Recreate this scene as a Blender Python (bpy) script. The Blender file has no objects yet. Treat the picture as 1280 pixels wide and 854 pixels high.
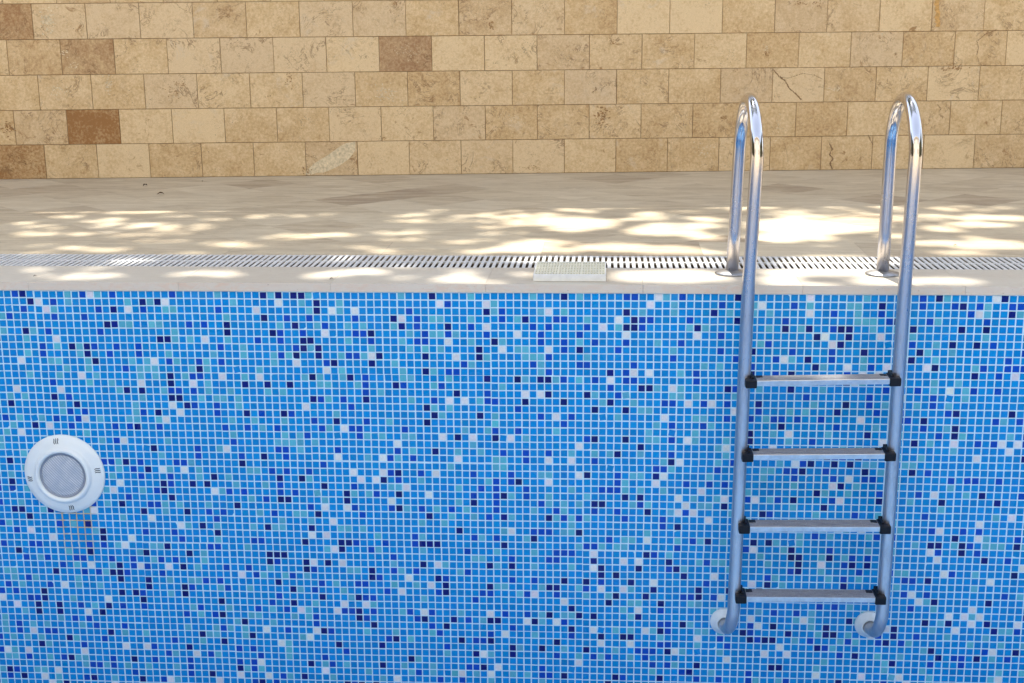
import bpy, bmesh, math, random
from mathutils import Vector, Matrix, noise

R = math.radians
scn = bpy.context.scene
col = scn.collection

# ------------------------------------------------------------------ camera
cam_d = bpy.data.cameras.new('camera')
cam_d.sensor_width = 36.0
cam_d.lens = 1672.5 / 1280 * 36.0
cam_d.clip_start = 0.05
cam_d.clip_end = 3000
cam = bpy.data.objects.new('camera', cam_d)
col.objects.link(cam)
YAW, PITCH, ROLL = R(4.0317), R(13.70), R(-0.5187)
fw = Vector((-math.sin(YAW) * math.cos(PITCH), math.cos(YAW) * math.cos(PITCH), -math.sin(PITCH)))
rt = Vector((math.cos(YAW), math.sin(YAW), 0))
up = rt.cross(fw)
r2 = rt * math.cos(ROLL) + up * math.sin(ROLL)
u2 = up * math.cos(ROLL) - rt * math.sin(ROLL)
M = Matrix((r2, u2, -fw)).transposed().to_4x4()
M.translation = Vector((2.0686, -4.4285, 0.8818))
cam.matrix_world = M
scn.camera = cam

# ------------------------------------------------------------------ sky and sun
SUN_EL, SUN_AZ = R(66), R(-12)          # azimuth from +Y towards +X
sun_v = Vector((math.sin(SUN_AZ) * math.cos(SUN_EL), math.cos(SUN_AZ) * math.cos(SUN_EL), math.sin(SUN_EL)))
world = bpy.data.worlds.new('World')
scn.world = world
world.use_nodes = True
wn = world.node_tree
wn.nodes.clear()
wo = wn.nodes.new('ShaderNodeOutputWorld')
wb = wn.nodes.new('ShaderNodeBackground')
sky = wn.nodes.new('ShaderNodeTexSky')
sky.sky_type = 'NISHITA'
sky.sun_disc = False
sky.sun_elevation = SUN_EL
sky.sun_rotation = SUN_AZ
sky.air_density = 1.0
sky.dust_density = 0.5
sky.ozone_density = 1.0
hs_ = wn.nodes.new('ShaderNodeHueSaturation')          # thin milky haze in the sky
hs_.inputs['Saturation'].default_value = 0.58
wn.links.new(sky.outputs[0], hs_.inputs['Color'])
wn.links.new(hs_.outputs[0], wb.inputs[0])
wb.inputs[1].default_value = 0.15
wn.links.new(wb.outputs[0], wo.inputs[0])

sd = bpy.data.lights.new('sun', 'SUN')
sd.energy = 2.7
sd.angle = R(0.62)
sd.color = (1.0, 0.955, 0.87)
sun = bpy.data.objects.new('sun', sd)
sun.rotation_euler = sun_v.to_track_quat('Z', 'Y').to_euler()
sun.location = (0, 0, 20)
col.objects.link(sun)

vs = scn.view_settings
vs.view_transform = 'Standard'
vs.look = 'None'
vs.gamma = 1.0
vs.exposure = 1.82
vs.use_curve_mapping = False
vs.use_white_balance = False

rng = random.Random(11)
# ------------------------------------------------------------------ helpers
def tag(o, label=None, cat=None, group=None, kind=None):
    if label: o['label'] = label
    if cat: o['category'] = cat
    if group: o['group'] = group
    if kind: o['kind'] = kind
    return o

def empty(name, loc, label=None, cat=None, group=None, kind=None):
    o = bpy.data.objects.new(name, None)
    o.location = loc
    o.empty_display_size = 0.1
    col.objects.link(o)
    return tag(o, label, cat, group, kind)

def link(name, me, mat, parent=None, smooth=False):
    """world-coordinate mesh; parent keeps its place"""
    mats = mat if isinstance(mat, (list, tuple)) else [mat]
    for m in mats: me.materials.append(m)
    if smooth:
        me.polygons.foreach_set('use_smooth', [True] * len(me.polygons))
    o = bpy.data.objects.new(name, me)
    col.objects.link(o)
    if parent:
        o.parent = parent
        p = Vector((0, 0, 0)); q = parent
        while q: p += q.location; q = q.parent
        me.transform(Matrix.Translation(-p))
    return o

def mesh_of(bm, name='m'):
    me = bpy.data.meshes.new(name)
    bm.normal_update()
    bm.to_mesh(me); bm.free()
    return me

def raw(verts, faces, name='m'):
    me = bpy.data.meshes.new(name)
    me.from_pydata(verts, [], faces)
    me.update()
    return me

def bx(bm, x0, x1, y0, y1, z0, z1, mi=0):
    v = [bm.verts.new(p) for p in ((x0,y0,z0),(x1,y0,z0),(x1,y1,z0),(x0,y1,z0),(x0,y0,z1),(x1,y0,z1),(x1,y1,z1),(x0,y1,z1))]
    fs = []
    for f in ((0,3,2,1),(4,5,6,7),(0,1,5,4),(1,2,6,5),(2,3,7,6),(3,0,4,7)):
        fc = bm.faces.new([v[i] for i in f]); fc.material_index = mi; fs.append(fc)
    return v, fs

def bevel_all(bm, w, seg=2):
    bmesh.ops.bevel(bm, geom=list(bm.edges), offset=w, segments=seg, profile=0.6, affect='EDGES')

def lathe(bm, prof, cx, cz, y0, axis='Y', n=64, squash=None):
    """profile (r, h): rotates about -Y (h towards the pool) or about Z (h up)"""
    rings = []
    for r, h in prof:
        ring = []
        for k in range(n):
            a = 2 * math.pi * k / n
            if axis == 'Y': p = (cx + r * math.cos(a), y0 - h, cz + r * math.sin(a))
            else: p = (cx + r * math.cos(a), y0 + r * math.sin(a), cz + h)
            ring.append(bm.verts.new(p))
        rings.append(ring)
    for a, b in zip(rings, rings[1:]):
        for k in range(n):
            bm.faces.new((a[k], a[(k+1) % n], b[(k+1) % n], b[k]))
    if prof[-1][0] > 1e-5: bm.faces.new(rings[-1])
    if prof[0][0] > 1e-5: bm.faces.new(list(reversed(rings[0])))
    bmesh.ops.remove_doubles(bm, verts=list(bm.verts), dist=1e-7)
    bmesh.ops.recalc_face_normals(bm, faces=list(bm.faces))

def tube(bm, pts, rad, n=28, cap=True):
    pts = [Vector(p) for p in pts]
    rad = rad if isinstance(rad, (list, tuple)) else [rad] * len(pts)
    t0 = (pts[1] - pts[0]).normalized()
    ref = Vector((1, 0, 0)) if abs(t0.x) < 0.8 else Vector((0, 1, 0))
    nrm = t0.cross(ref).normalized()
    rings = []
    for i, p in enumerate(pts):
        if i == 0: t = t0
        elif i == len(pts) - 1: t = (pts[i] - pts[i-1]).normalized()
        else: t = ((pts[i+1] - p).normalized() + (p - pts[i-1]).normalized()).normalized()
        nrm = (nrm - t * nrm.dot(t)).normalized()
        b = t.cross(nrm)
        rings.append([bm.verts.new(p + (nrm * math.cos(a) + b * math.sin(a)) * rad[i]) for a in [2 * math.pi * k / n for k in range(n)]])
    for a, b in zip(rings, rings[1:]):
        for k in range(n):
            bm.faces.new((a[k], a[(k+1) % n], b[(k+1) % n], b[k]))
    if cap:
        bm.faces.new(rings[0]); bm.faces.new(rings[-1])
    bmesh.ops.recalc_face_normals(bm, faces=list(bm.faces))

# node helpers
class N:
    def __init__(s, name):
        s.m = bpy.data.materials.new(name); s.m.use_nodes = True
        s.t = s.m.node_tree; s.n = s.t.nodes
        s.b = s.n['Principled BSDF']; s.o = s.n['Material Output']
    def new(s, ty, **kw):
        x = s.n.new(ty)
        for k, v in kw.items():
            if k.startswith('_'): setattr(x, k[1:], v)
        return x
    def l(s, a, b): s.t.links.new(a, b)
    def sin(s, sock, v):
        if isinstance(v, (int, float)): sock.default_value = v
        elif isinstance(v, (tuple, list)): sock.default_value = v
        else: s.l(v, sock)
    def math(s, op, a, b=0.0, c=None, clamp=False):
        x = s.n.new('ShaderNodeMath'); x.operation = op; x.use_clamp = clamp
        s.sin(x.inputs[0], a); s.sin(x.inputs[1], b)
        if c is not None: s.sin(x.inputs[2], c)
        return x.outputs[0]
    def vmath(s, op, a, b=(0,0,0)):
        x = s.n.new('ShaderNodeVectorMath'); x.operation = op
        s.sin(x.inputs[0], a)
        if op == 'SCALE': s.sin(x.inputs['Scale'], b)
        else: s.sin(x.inputs[1], b)
        return x.outputs[0]
    def noise(s, vec, scale, detail=4, rough=0.55, dist=0.0, col=False):
        x = s.n.new('ShaderNodeTexNoise')
        s.l(vec, x.inputs['Vector']); x.inputs['Scale'].default_value = scale
        x.inputs['Detail'].default_value = detail; x.inputs['Roughness'].default_value = rough
        x.inputs['Distortion'].default_value = dist
        return x.outputs[1 if col else 0]
    def ramp(s, fac, stops, interp='LINEAR'):
        x = s.n.new('ShaderNodeValToRGB'); s.sin(x.inputs[0], fac)
        e = x.color_ramp.elements; x.color_ramp.interpolation = interp
        while len(e) < len(stops): e.new(0.5)
        for q, (p, c) in zip(e, stops):
            q.position = p; q.color = (c, c, c, 1) if isinstance(c, (int, float)) else (*c, 1)
        return x.outputs[0]
    def mix(s, fac, a, b, mode='MIX'):
        x = s.n.new('ShaderNodeMix'); x.data_type = 'RGBA'; x.blend_type = mode
        s.sin(x.inputs[0], fac)
        for k, v in ((6, a), (7, b)):
            if isinstance(v, (tuple, list)): x.inputs[k].default_value = (*v[:3], 1)
            elif isinstance(v, (int, float)): x.inputs[k].default_value = (v, v, v, 1)
            else: s.l(v, x.inputs[k])
        return x.outputs[2]
    def bump(s, h, strength=0.3, dist=0.002):
        x = s.n.new('ShaderNodeBump'); x.inputs['Strength'].default_value = strength
        x.inputs['Distance'].default_value = dist; s.l(h, x.inputs['Height'])
        s.l(x.outputs[0], s.b.inputs['Normal']); return x
    def pos(s):
        return s.n.new('ShaderNodeNewGeometry').outputs['Position']
    def scl(s, vec, v):
        return s.vmath('MULTIPLY', vec, v)

def simple(name, c, rough=0.5, metal=0.0, spec=0.5, var=0.0, scale=40, bump=0.0):
    n = N(name)
    n.b.inputs['Base Color'].default_value = (*c, 1)
    n.b.inputs['Roughness'].default_value = rough
    n.b.inputs['Metallic'].default_value = metal
    n.b.inputs['Specular IOR Level'].default_value = spec
    if var or bump:
        f = n.noise(n.pos(), scale, 5, 0.6)
        if var:
            n.l(n.mix(n.ramp(f, [(0.3, 0), (0.7, 1)]), tuple(x * (1 - var) for x in c), tuple(min(1, x * (1 + var * .5)) for x in c)), n.b.inputs['Base Color'])
        if bump: n.bump(f, bump, 0.002)
    return n.m

# ------------------------------------------------------------------ materials
def mat_tile():
    n = N('glass_mosaic')
    a = n.new('ShaderNodeVertexColor'); a.layer_name = 'tint'
    f = n.noise(n.pos(), 160, 3, 0.6)
    g = n.noise(n.pos(), 1.3, 3, 0.5)
    c = n.mix(n.ramp(f, [(0.35, 0), (0.75, 0.16)]), a.outputs[0], (0.0, 0.02, 0.10))
    n.l(c, n.b.inputs['Base Color'])
    n.l(n.ramp(g, [(0.3, 0.20), (0.7, 0.36)]), n.b.inputs['Roughness'])
    n.b.inputs['Specular IOR Level'].default_value = 0.28
    n.b.inputs['IOR'].default_value = 1.5
    n.bump(n.noise(n.pos(), 55, 2, 0.5), 0.25, 0.002)
    return n.m

def mat_grout():
    n = N('white_grout')
    p = n.pos()
    f = n.noise(p, 30, 4, 0.6)
    c = n.mix(f, (0.50, 0.70, 0.79), (0.64, 0.82, 0.88))
    # rust weeping from the lamp niche: an area under the lamp, broken up by noise
    sx = n.new('ShaderNodeSeparateXYZ'); n.l(p, sx.inputs[0])
    dx = n.math('ABSOLUTE', n.math('SUBTRACT', sx.outputs[0], 0.172))
    mx = n.ramp(n.math('DIVIDE', dx, 0.085), [(0.55, 1), (1.0, 0)])
    mz = n.ramp(n.math('MULTIPLY', n.math('ADD', sx.outputs[2], 1.12), 3.0), [(0.1, 0), (0.7, 1), (0.95, 1), (1.0, 0)])
    st = n.noise(n.scl(p, (34, 34, 5)), 1.0, 3, 0.6)
    m = n.math('MULTIPLY', n.math('MULTIPLY', mx, mz), n.ramp(st, [(0.36, 0.08), (0.56, 0.95)]))
    side = n.ramp(n.math('MULTIPLY', sx.outputs[0], 1.0), [(0.0, 0), (0.02, 1)])
    m = n.math('MULTIPLY', m, side)
    c = n.mix(m, c, (0.60, 0.40, 0.17))
    n.l(c, n.b.inputs['Base Color'])
    n.b.inputs['Roughness'].default_value = 0.8
    n.bump(f, 0.3, 0.001)
    return n.m

def mat_mosaic_far():
    """mosaic lining of the sides of the pool the photograph does not look at"""
    n = N('mosaic_lining')
    p = n.pos()
    geo = n.new('ShaderNodeNewGeometry')
    # pick the two in-plane axes from the normal
    sp = n.new('ShaderNodeSeparateXYZ'); n.l(p, sp.inputs[0])
    sn = n.new('ShaderNodeSeparateXYZ'); n.l(geo.outputs['True Normal'], sn.inputs[0])
    ax = n.math('GREATER_THAN', n.math('ABSOLUTE', sn.outputs[0]), 0.5)
    az = n.math('GREATER_THAN', n.math('ABSOLUTE', sn.outputs[2]), 0.5)
    u = n.math('ADD', n.math('MULTIPLY', sp.outputs[0], n.math('SUBTRACT', 1.0, ax)), n.math('MULTIPLY', sp.outputs[1], ax))
    v = n.math('ADD', n.math('MULTIPLY', sp.outputs[2], n.math('SUBTRACT', 1.0, az)), n.math('MULTIPLY', sp.outputs[1], az))
    u = n.math('DIVIDE', u, 0.0265); v = n.math('DIVIDE', v, 0.0265)
    cb = n.new('ShaderNodeCombineXYZ'); n.l(n.math('FLOOR', u), cb.inputs[0]); n.l(n.math('FLOOR', v), cb.inputs[1])
    wn_ = n.new('ShaderNodeTexWhiteNoise'); n.l(cb.outputs[0], wn_.inputs['Vector'])
    c = n.ramp(wn_.outputs['Value'], [(0.0, TC[0]), (0.72, TC[1]), (0.80, TC[2]), (0.86, TC[3]), (0.965, TC[4])], 'CONSTANT')
    fu = n.math('ABSOLUTE', n.math('SUBTRACT', n.math('FRACT', u), 0.5))
    fv = n.math('ABSOLUTE', n.math('SUBTRACT', n.math('FRACT', v), 0.5))
    g = n.math('GREATER_THAN', n.math('MAXIMUM', fu, fv), 0.41)
    n.l(n.mix(g, c, (0.55, 0.66, 0.74)), n.b.inputs['Base Color'])
    n.b.inputs['Roughness'].default_value = 0.35
    return n.m

def mat_travertine(name, light, mid, dark, attr=True, rough=0.75):
    n = N(name)
    p = n.pos()
    a = n.new('ShaderNodeVertexColor'); a.layer_name = 'stone'
    sp = n.new('ShaderNodeSeparateColor'); n.l(a.outputs[0], sp.inputs[0])
    tone, s1, s2 = sp.outputs[0], sp.outputs[1], sp.outputs[2]
    cb = n.new('ShaderNodeCombineXYZ')
    n.l(n.math('MULTIPLY', s1, 37.0), cb.inputs[0]); n.l(n.math('MULTIPLY', s2, 53.0), cb.inputs[1]); n.l(n.math('MULTIPLY', s1, 91.0), cb.inputs[2])
    q = n.vmath('ADD', p, cb.outputs[0])
    big = n.noise(q, 7.5, 8, 0.68, 0.5)
    fine = n.noise(q, 70, 5, 0.7)
    grain = n.noise(q, 330, 2, 0.6)
    t = n.math('ADD', n.math('MULTIPLY', tone, 0.95), n.math('MULTIPLY', n.math('SUBTRACT', big, 0.5), 1.15))
    t = n.math('ADD', t, n.math('MULTIPLY', n.math('SUBTRACT', fine, 0.5), 1.5), clamp=True)
    c = n.ramp(t, [(0.0, light), (0.42, mid), (0.95, dark)])
    # ochre / rosy drift between stones
    c = n.mix(n.math('MULTIPLY', n.ramp(s2, [(0.6, 0), (1, 1)]), 0.25), c, (0.50, 0.375, 0.27))
    # pale calcite patches on a share of the stones
    pm = n.noise(n.vmath('ADD', q, (3, 5, 9)), 7, 8, 0.72, 1.0)
    pale = n.math('MULTIPLY', n.ramp(pm, [(0.57, 0), (0.66, 1)]), n.ramp(s1, [(0.55, 0), (0.8, 0.5)]))
    c = n.mix(pale, c, (0.66, 0.55, 0.40))
    # thin brown veins, bent
    vn = n.noise(q, 5.5, 6, 0.65, 2.2)
    vein = n.ramp(n.math('ABSOLUTE', n.math('SUBTRACT', vn, 0.52)), [(0.0, 1), (0.02, 0)])
    vein = n.math('MULTIPLY', vein, n.ramp(n.noise(q, 9, 2), [(0.47, 0), (0.60, 0.85)]))
    vein = n.math('MULTIPLY', vein, n.ramp(s2, [(0.25, 0), (0.5, 1)]))
    c = n.mix(vein, c, (0.20, 0.105, 0.045))
    # rusty nests
    rn = n.noise(n.vmath('ADD', q, (11, 2, 4)), 13, 5, 0.7, 0.8)
    rust = n.math('MULTIPLY', n.ramp(rn, [(0.62, 0), (0.68, 0.85)]), n.ramp(s1, [(0.0, 1), (0.55, 0.6), (0.7, 0)]))
    c = n.mix(rust, c, (0.33, 0.17, 0.06))
    # open pits, gathered in some stones
    vo = n.new('ShaderNodeTexVoronoi'); vo.inputs['Scale'].default_value = 120
    n.l(n.vmath('ADD', q, n.vmath('SCALE', n.noise(q, 60, 3, 0.6, 0, True), 0.02)), vo.inputs['Vector'])
    pz = n.noise(n.vmath('ADD', q, (7, 1, 2)), 11, 4, 0.6, 0.5)
    pits = n.math('MULTIPLY', n.ramp(vo.outputs['Distance'], [(0.14, 1), (0.26, 0)]), n.ramp(pz, [(0.55, 0), (0.62, 1)]))
    c = n.mix(n.math('MULTIPLY', pits, 0.9), c, (0.21, 0.155, 0.10))
    c = n.mix(n.ramp(grain, [(0.35, 0.25), (0.6, 0)]), c, (0.25, 0.17, 0.09))
    n.l(c, n.b.inputs['Base Color'])
    n.b.inputs['Roughness'].default_value = rough
    n.b.inputs['Specular IOR Level'].default_value = 0.3
    h = n.math('SUBTRACT', n.math('MULTIPLY', fine, 0.35), n.math('ADD', pits, n.math('MULTIPLY', vein, 0.5)))
    n.bump(h, 0.35, 0.002)
    return n.m

def mat_deck():
    n = N('deck_travertine')
    p = n.pos()
    s = n.new('ShaderNodeSeparateXYZ'); n.l(p, s.inputs[0])
    k = 0.7071 / 0.305
    u = n.math('MULTIPLY', n.math('ADD', n.math('SUBTRACT', s.outputs[0], 2.126), n.math('SUBTRACT', s.outputs[1], 2.333)), k)
    v = n.math('MULTIPLY', n.math('SUBTRACT', n.math('SUBTRACT', s.outputs[0], 2.126), n.math('SUBTRACT', s.outputs[1], 2.333)), k)
    v = n.math('ADD', v, 0.0)
    # border course beside the drain: straight slabs
    bord = n.math('LESS_THAN', s.outputs[1], 0.862)
    ub = n.math('DIVIDE', s.outputs[0], 0.61)
    inv = n.math('SUBTRACT', 1.0, bord)
    uu = n.math('ADD', n.math('MULTIPLY', u, inv), n.math('MULTIPLY', ub, bord))
    vv = n.math('ADD', n.math('MULTIPLY', v, inv), n.math('MULTIPLY', 0.5, bord))
    cb = n.new('ShaderNodeCombineXYZ'); n.l(n.math('FLOOR', uu), cb.inputs[0]); n.l(n.math('FLOOR', vv), cb.inputs[1])
    n.l(bord, cb.inputs[2])
    w = n.new('ShaderNodeTexWhiteNoise'); n.l(cb.outputs[0], w.inputs['Vector'])
    off = n.vmath('SCALE', w.outputs['Color'], 40.0)
    q = n.vmath('ADD', p, off)
    big = n.noise(n.scl(q, (1.6, 7.0, 1)), 1.6, 6, 0.6, 1.0)
    fine = n.noise(n.scl(q, (1.0, 3.0, 1)), 26, 5, 0.7)
    tone = n.ramp(w.outputs['Value'], [(0.0, 0.22), (0.8, 0.52), (0.93, 0.68), (1.0, 0.95)])
    t = n.math('ADD', tone, n.math('MULTIPLY', n.math('SUBTRACT', big, 0.5), 1.5))
    t = n.math('ADD', t, n.math('MULTIPLY', n.math('SUBTRACT', fine, 0.5), 0.8), clamp=True)
    c = n.ramp(t, [(0.0, (0.67, 0.565, 0.40)), (0.45, (0.56, 0.455, 0.305)), (1.0, (0.36, 0.27, 0.18))])
    fu = n.math('ABSOLUTE', n.math('SUBTRACT', n.math('FRACT', uu), 0.5))
    fv = n.math('ABSOLUTE', n.math('SUBTRACT', n.math('FRACT', vv), 0.5))
    g = n.math('GREATER_THAN', n.math('MAXIMUM', fu, n.math('MULTIPLY', fv, inv)), 0.4965)
    g2 = n.math('LESS_THAN', n.math('ABSOLUTE', n.math('SUBTRACT', s.outputs[1], 0.862)), 0.0014)
    g = n.math('MULTIPLY', n.math('MAXIMUM', g, g2), 0.38)
    c = n.mix(g, c, (0.30, 0.22, 0.15))
    dirt = n.noise(p, 1.1, 5, 0.6, 0.3)
    c = n.mix(n.ramp(dirt, [(0.45, 0), (0.75, 0.30)]), c, (0.43, 0.355, 0.26))
    vo = n.new('ShaderNodeTexVoronoi'); vo.inputs['Scale'].default_value = 55; n.l(q, vo.inputs['Vector'])
    pt = n.math('MULTIPLY', n.ramp(vo.outputs['Distance'], [(0.07, 1), (0.13, 0)]), n.ramp(n.noise(p, 5, 3), [(0.42, 0), (0.55, 0.9)]))
    c = n.mix(pt, c, (0.22, 0.15, 0.10))
    n.l(c, n.b.inputs['Base Color'])
    n.l(n.ramp(big, [(0.3, 0.5), (0.7, 0.7)]), n.b.inputs['Roughness'])
    n.b.inputs['Specular IOR Level'].default_value = 0.3
    n.bump(n.math('SUBTRACT', fine, n.math('MULTIPLY', g, 2.0)), 0.15, 0.0015)
    return n.m

def mat_coping():
    n = N('coping_travertine')
    p = n.pos()
    a = n.new('ShaderNodeVertexColor'); a.layer_name = 'stone'
    sp = n.new('ShaderNodeSeparateColor'); n.l(a.outputs[0], sp.inputs[0])
    q = n.vmath('ADD', p, n.vmath('SCALE', a.outputs[0], 30.0))
    big = n.noise(n.scl(q, (1, 2.5, 3)), 3.0, 6, 0.62, 0.8)
    fine = n.noise(n.scl(q, (1, 1.5, 3)), 40, 5, 0.7)
    t = n.math('ADD', n.math('MULTIPLY', sp.outputs[0], 0.3), n.math('MULTIPLY', big, 0.6))
    t = n.math('ADD', t, n.math('MULTIPLY', n.math('SUBTRACT', fine, 0.5), 0.5), clamp=True)
    c = n.ramp(t, [(0.1, (0.64, 0.58, 0.475)), (0.5, (0.57, 0.50, 0.395)), (1.0, (0.45, 0.37, 0.27))])
    # orange iron spotting, on the sawn front edge more than on top
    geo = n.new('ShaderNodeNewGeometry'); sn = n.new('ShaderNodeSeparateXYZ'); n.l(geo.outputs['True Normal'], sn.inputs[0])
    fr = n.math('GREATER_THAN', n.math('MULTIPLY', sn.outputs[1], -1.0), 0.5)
    rn = n.noise(n.scl(p, (1, 1, 2.2)), 26, 6, 0.75, 0.6)
    area = n.noise(p, 2.3, 3)
    m = n.math('MULTIPLY', n.ramp(rn, [(0.46, 0), (0.60, 0.9)]), n.ramp(area, [(0.40, 0.2), (0.62, 1.0)]))
    c = n.mix(n.math('MULTIPLY', m, n.math('ADD', n.math('MULTIPLY', fr, 0.9), 0.05)), c, (0.60, 0.33, 0.17))
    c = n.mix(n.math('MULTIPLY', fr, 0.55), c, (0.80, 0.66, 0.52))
    pt = n.ramp(n.noise(q, 130, 3, 0.7), [(0.27, 0.7), (0.33, 0)])
    c = n.mix(pt, c, (0.28, 0.2, 0.14))
    n.l(c, n.b.inputs['Base Color'])
    n.b.inputs['Roughness'].default_value = 0.6
    n.b.inputs['Specular IOR Level'].default_value = 0.3
    n.bump(fine, 0.25, 0.002)
    return n.m

def mat_steel():
    n = N('stainless_steel')
    p = n.pos()
    s = n.new('ShaderNodeSeparateXYZ'); n.l(p, s.inputs[0])
    # bends above the deck are still polished; below it the metal is dulled by lime and chlorine
    low = n.ramp(n.math('ADD', s.outputs[2], 0.55), [(0.0, 1), (0.80, 0.75), (0.95, 0.35), (1.0, 0)])
    sm = n.noise(n.scl(p, (1, 1, 0.25)), 28, 5, 0.7)
    sp = n.noise(p, 90, 5, 0.7)
    r = n.math('ADD', n.math('MULTIPLY', low, 0.15), n.math('MULTIPLY', n.math('MULTIPLY', sm, 0.22), n.math('ADD', low, 0.25)))
    r = n.math('ADD', r, 0.06)
    n.l(r, n.b.inputs['Roughness'])
    c = n.mix(n.math('MULTIPLY', n.ramp(sm, [(0.45, 0), (0.7, 0.5)]), low), (0.60, 0.57, 0.57), (0.28, 0.27, 0.28))
    c = n.mix(n.math('MULTIPLY', n.ramp(sp, [(0.62, 0), (0.72, 0.7)]), n.ramp(n.noise(p, 6, 2), [(0.5, 0), (0.62, 1)])), c, (0.22, 0.15, 0.11))
    n.l(c, n.b.inputs['Base Color'])
    n.l(n.math('SUBTRACT', 1.0, n.math('MULTIPLY', low, 0.06)), n.b.inputs['Metallic'])
    n.bump(n.noise(n.scl(p, (1, 1, 0.12)), 60, 4, 0.6), 0.06, 0.001)
    return n.m

def mat_tread(top):
    n = N('tread_top' if top else 'tread_front')
    p = n.pos()
    f = n.noise(n.scl(p, (1, 4, 1)), 24, 6, 0.75)
    g = n.noise(p, 300, 2, 0.5)
    if top:
        c = n.mix(n.ramp(f, [(0.35, 0), (0.7, 1)]), (0.27, 0.26, 0.27), (0.42, 0.41, 0.41))
        c = n.mix(n.ramp(g, [(0.60, 0), (0.66, 0.35)]), c, (0.75, 0.74, 0.72))
        n.b.inputs['Roughness'].default_value = 0.55; n.b.inputs['Metallic'].default_value = 0.45
        w = n.math('SINE', n.math('MULTIPLY', n.sep(p)[1], 1200.0)) if hasattr(n, 'sep') else f
        n.bump(g, 0.5, 0.001)
    else:
        c = n.mix(n.ramp(f, [(0.35, 0), (0.75, 1)]), (0.70, 0.69, 0.68), (0.50, 0.48, 0.46))
        n.b.inputs['Roughness'].default_value = 0.30; n.b.inputs['Metallic'].default_value = 0.85
    n.l(c, n.b.inputs['Base Color'])
    return n.m

def mat_lens():
    n = N('lamp_lens')
    p = n.pos()
    s = n.new('ShaderNodeSeparateXYZ'); n.l(p, s.inputs[0])
    a = n.math('ADD', n.math('MULTIPLY', s.outputs[0], 0.72), n.math('MULTIPLY', s.outputs[2], 0.69))
    rib = n.math('SINE', n.math('MULTIPLY', a, 800.0))
    rib2 = n.math('SINE', n.math('MULTIPLY', n.math('SUBTRACT', s.outputs[0], s.outputs[2]), 900.0))
    h = n.math('ADD', n.math('MULTIPLY', rib, 0.5), n.math('MULTIPLY', rib2, 0.25))
    n.b.inputs['Base Color'].default_value = (0.66, 0.68, 0.72, 1)
    n.l(n.mix(n.ramp(h, [(-0.0, 0), (0.6, 1)]), (0.60, 0.62, 0.68), (0.97, 0.97, 0.98)), n.b.inputs['Base Color'])
    mottle = n.noise(p, 26, 5, 0.65, 0.6)                 # painted mottling: glass highlights and the bulb blurred behind
    n.l(n.mix(n.ramp(mottle, [(0.40, 0.45), (0.62, 0)]), n.mix(n.ramp(h, [(-0.0, 0), (0.6, 1)]), (0.56, 0.56, 0.57), (0.98, 0.98, 0.96)), (0.42, 0.47, 0.54)), n.b.inputs['Base Color'])
    n.b.inputs['Roughness'].default_value = 0.15
    n.bump(h, 0.5, 0.0012)
    tr = n.new('ShaderNodeBsdfTransparent')
    tr.inputs[0].default_value = (0.92, 0.95, 1, 1)
    mx = n.new('ShaderNodeMixShader'); mx.inputs[0].default_value = 0.80
    n.l(tr.outputs[0], mx.inputs[1]); n.l(n.b.outputs[0], mx.inputs[2]); n.l(mx.outputs[0], n.o.inputs['Surface'])
    return n.m

def mat_leaf():
    n = N('leaf')
    p = n.pos()
    f = n.noise(p, 2.5, 3)
    n.l(n.mix(n.ramp(f, [(0.35, 0), (0.65, 1)]), (0.035, 0.075, 0.02), (0.08, 0.13, 0.03)), n.b.inputs['Base Color'])
    n.b.inputs['Roughness'].default_value = 0.6
    return n.m

# tile palette (linear): main blue, mid blue, navy, aqua, white
TC = [(0.0001, 0.252, 0.615), (0.0002, 0.068, 0.46), (0.001, 0.008, 0.15), (0.10, 0.44, 0.56), (0.74, 0.73, 0.73)]

M_tile, M_grout, M_far = mat_tile(), mat_grout(), mat_mosaic_far()
M_stone = mat_travertine('wall_travertine', (0.78, 0.59, 0.345), (0.61, 0.42, 0.21), (0.32, 0.15, 0.048))
M_deck, M_cop, M_steel = mat_deck(), mat_coping(), mat_steel()
M_flange = simple('dull_steel', (0.36, 0.36, 0.365), 0.42, metal=0.9, var=0.3, scale=50)
M_ttop, M_tfront = mat_tread(True), mat_tread(False)
M_joint = simple('stone_joint', (0.26, 0.17, 0.08), 0.9, var=0.3)
M_core = simple('wall_render', (0.50, 0.42, 0.31), 0.9, var=0.15, scale=4, bump=0.2)
M_ground = simple('dry_soil', (0.16, 0.13, 0.085), 0.95, var=0.35, scale=3, bump=0.4)
M_white = simple('white_plastic', (0.74, 0.75, 0.75), 0.33, var=0.06, scale=30)
M_lampw = simple('lamp_plastic', (0.86, 0.865, 0.80), 0.28, var=0.04, scale=12)
M_grate = simple('grate_plastic', (0.70, 0.70, 0.68), 0.4, var=0.22, scale=45)
M_cream = simple('aged_white_plastic', (0.80, 0.80, 0.76), 0.35, var=0.08, scale=60)
M_creamin = simple('yellowed_plastic', (0.36, 0.31, 0.13), 0.6, var=0.2, scale=90)
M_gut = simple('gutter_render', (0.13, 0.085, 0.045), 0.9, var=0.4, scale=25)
M_black = simple('black_plastic', (0.006, 0.007, 0.011), 0.5, spec=0.25, var=0.3, scale=60, bump=0.15)
M_pad = simple('tread_grip', (0.018, 0.018, 0.022), 0.6, spec=0.25)
M_slot = simple('slot_dark', (0.02, 0.025, 0.03), 0.7)
M_refl = simple('reflector', (0.90, 0.92, 0.94), 0.4, metal=0.0)
M_bulb = simple('bulb_glass', (0.10, 0.16, 0.25), 0.2)
M_bark = simple('bark', (0.12, 0.09, 0.065), 0.9, var=0.4, scale=12, bump=0.6)
M_leaf = mat_leaf()
M_dry = simple('dry_leaf_brown', (0.075, 0.05, 0.028), 0.8, var=0.3)
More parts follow.
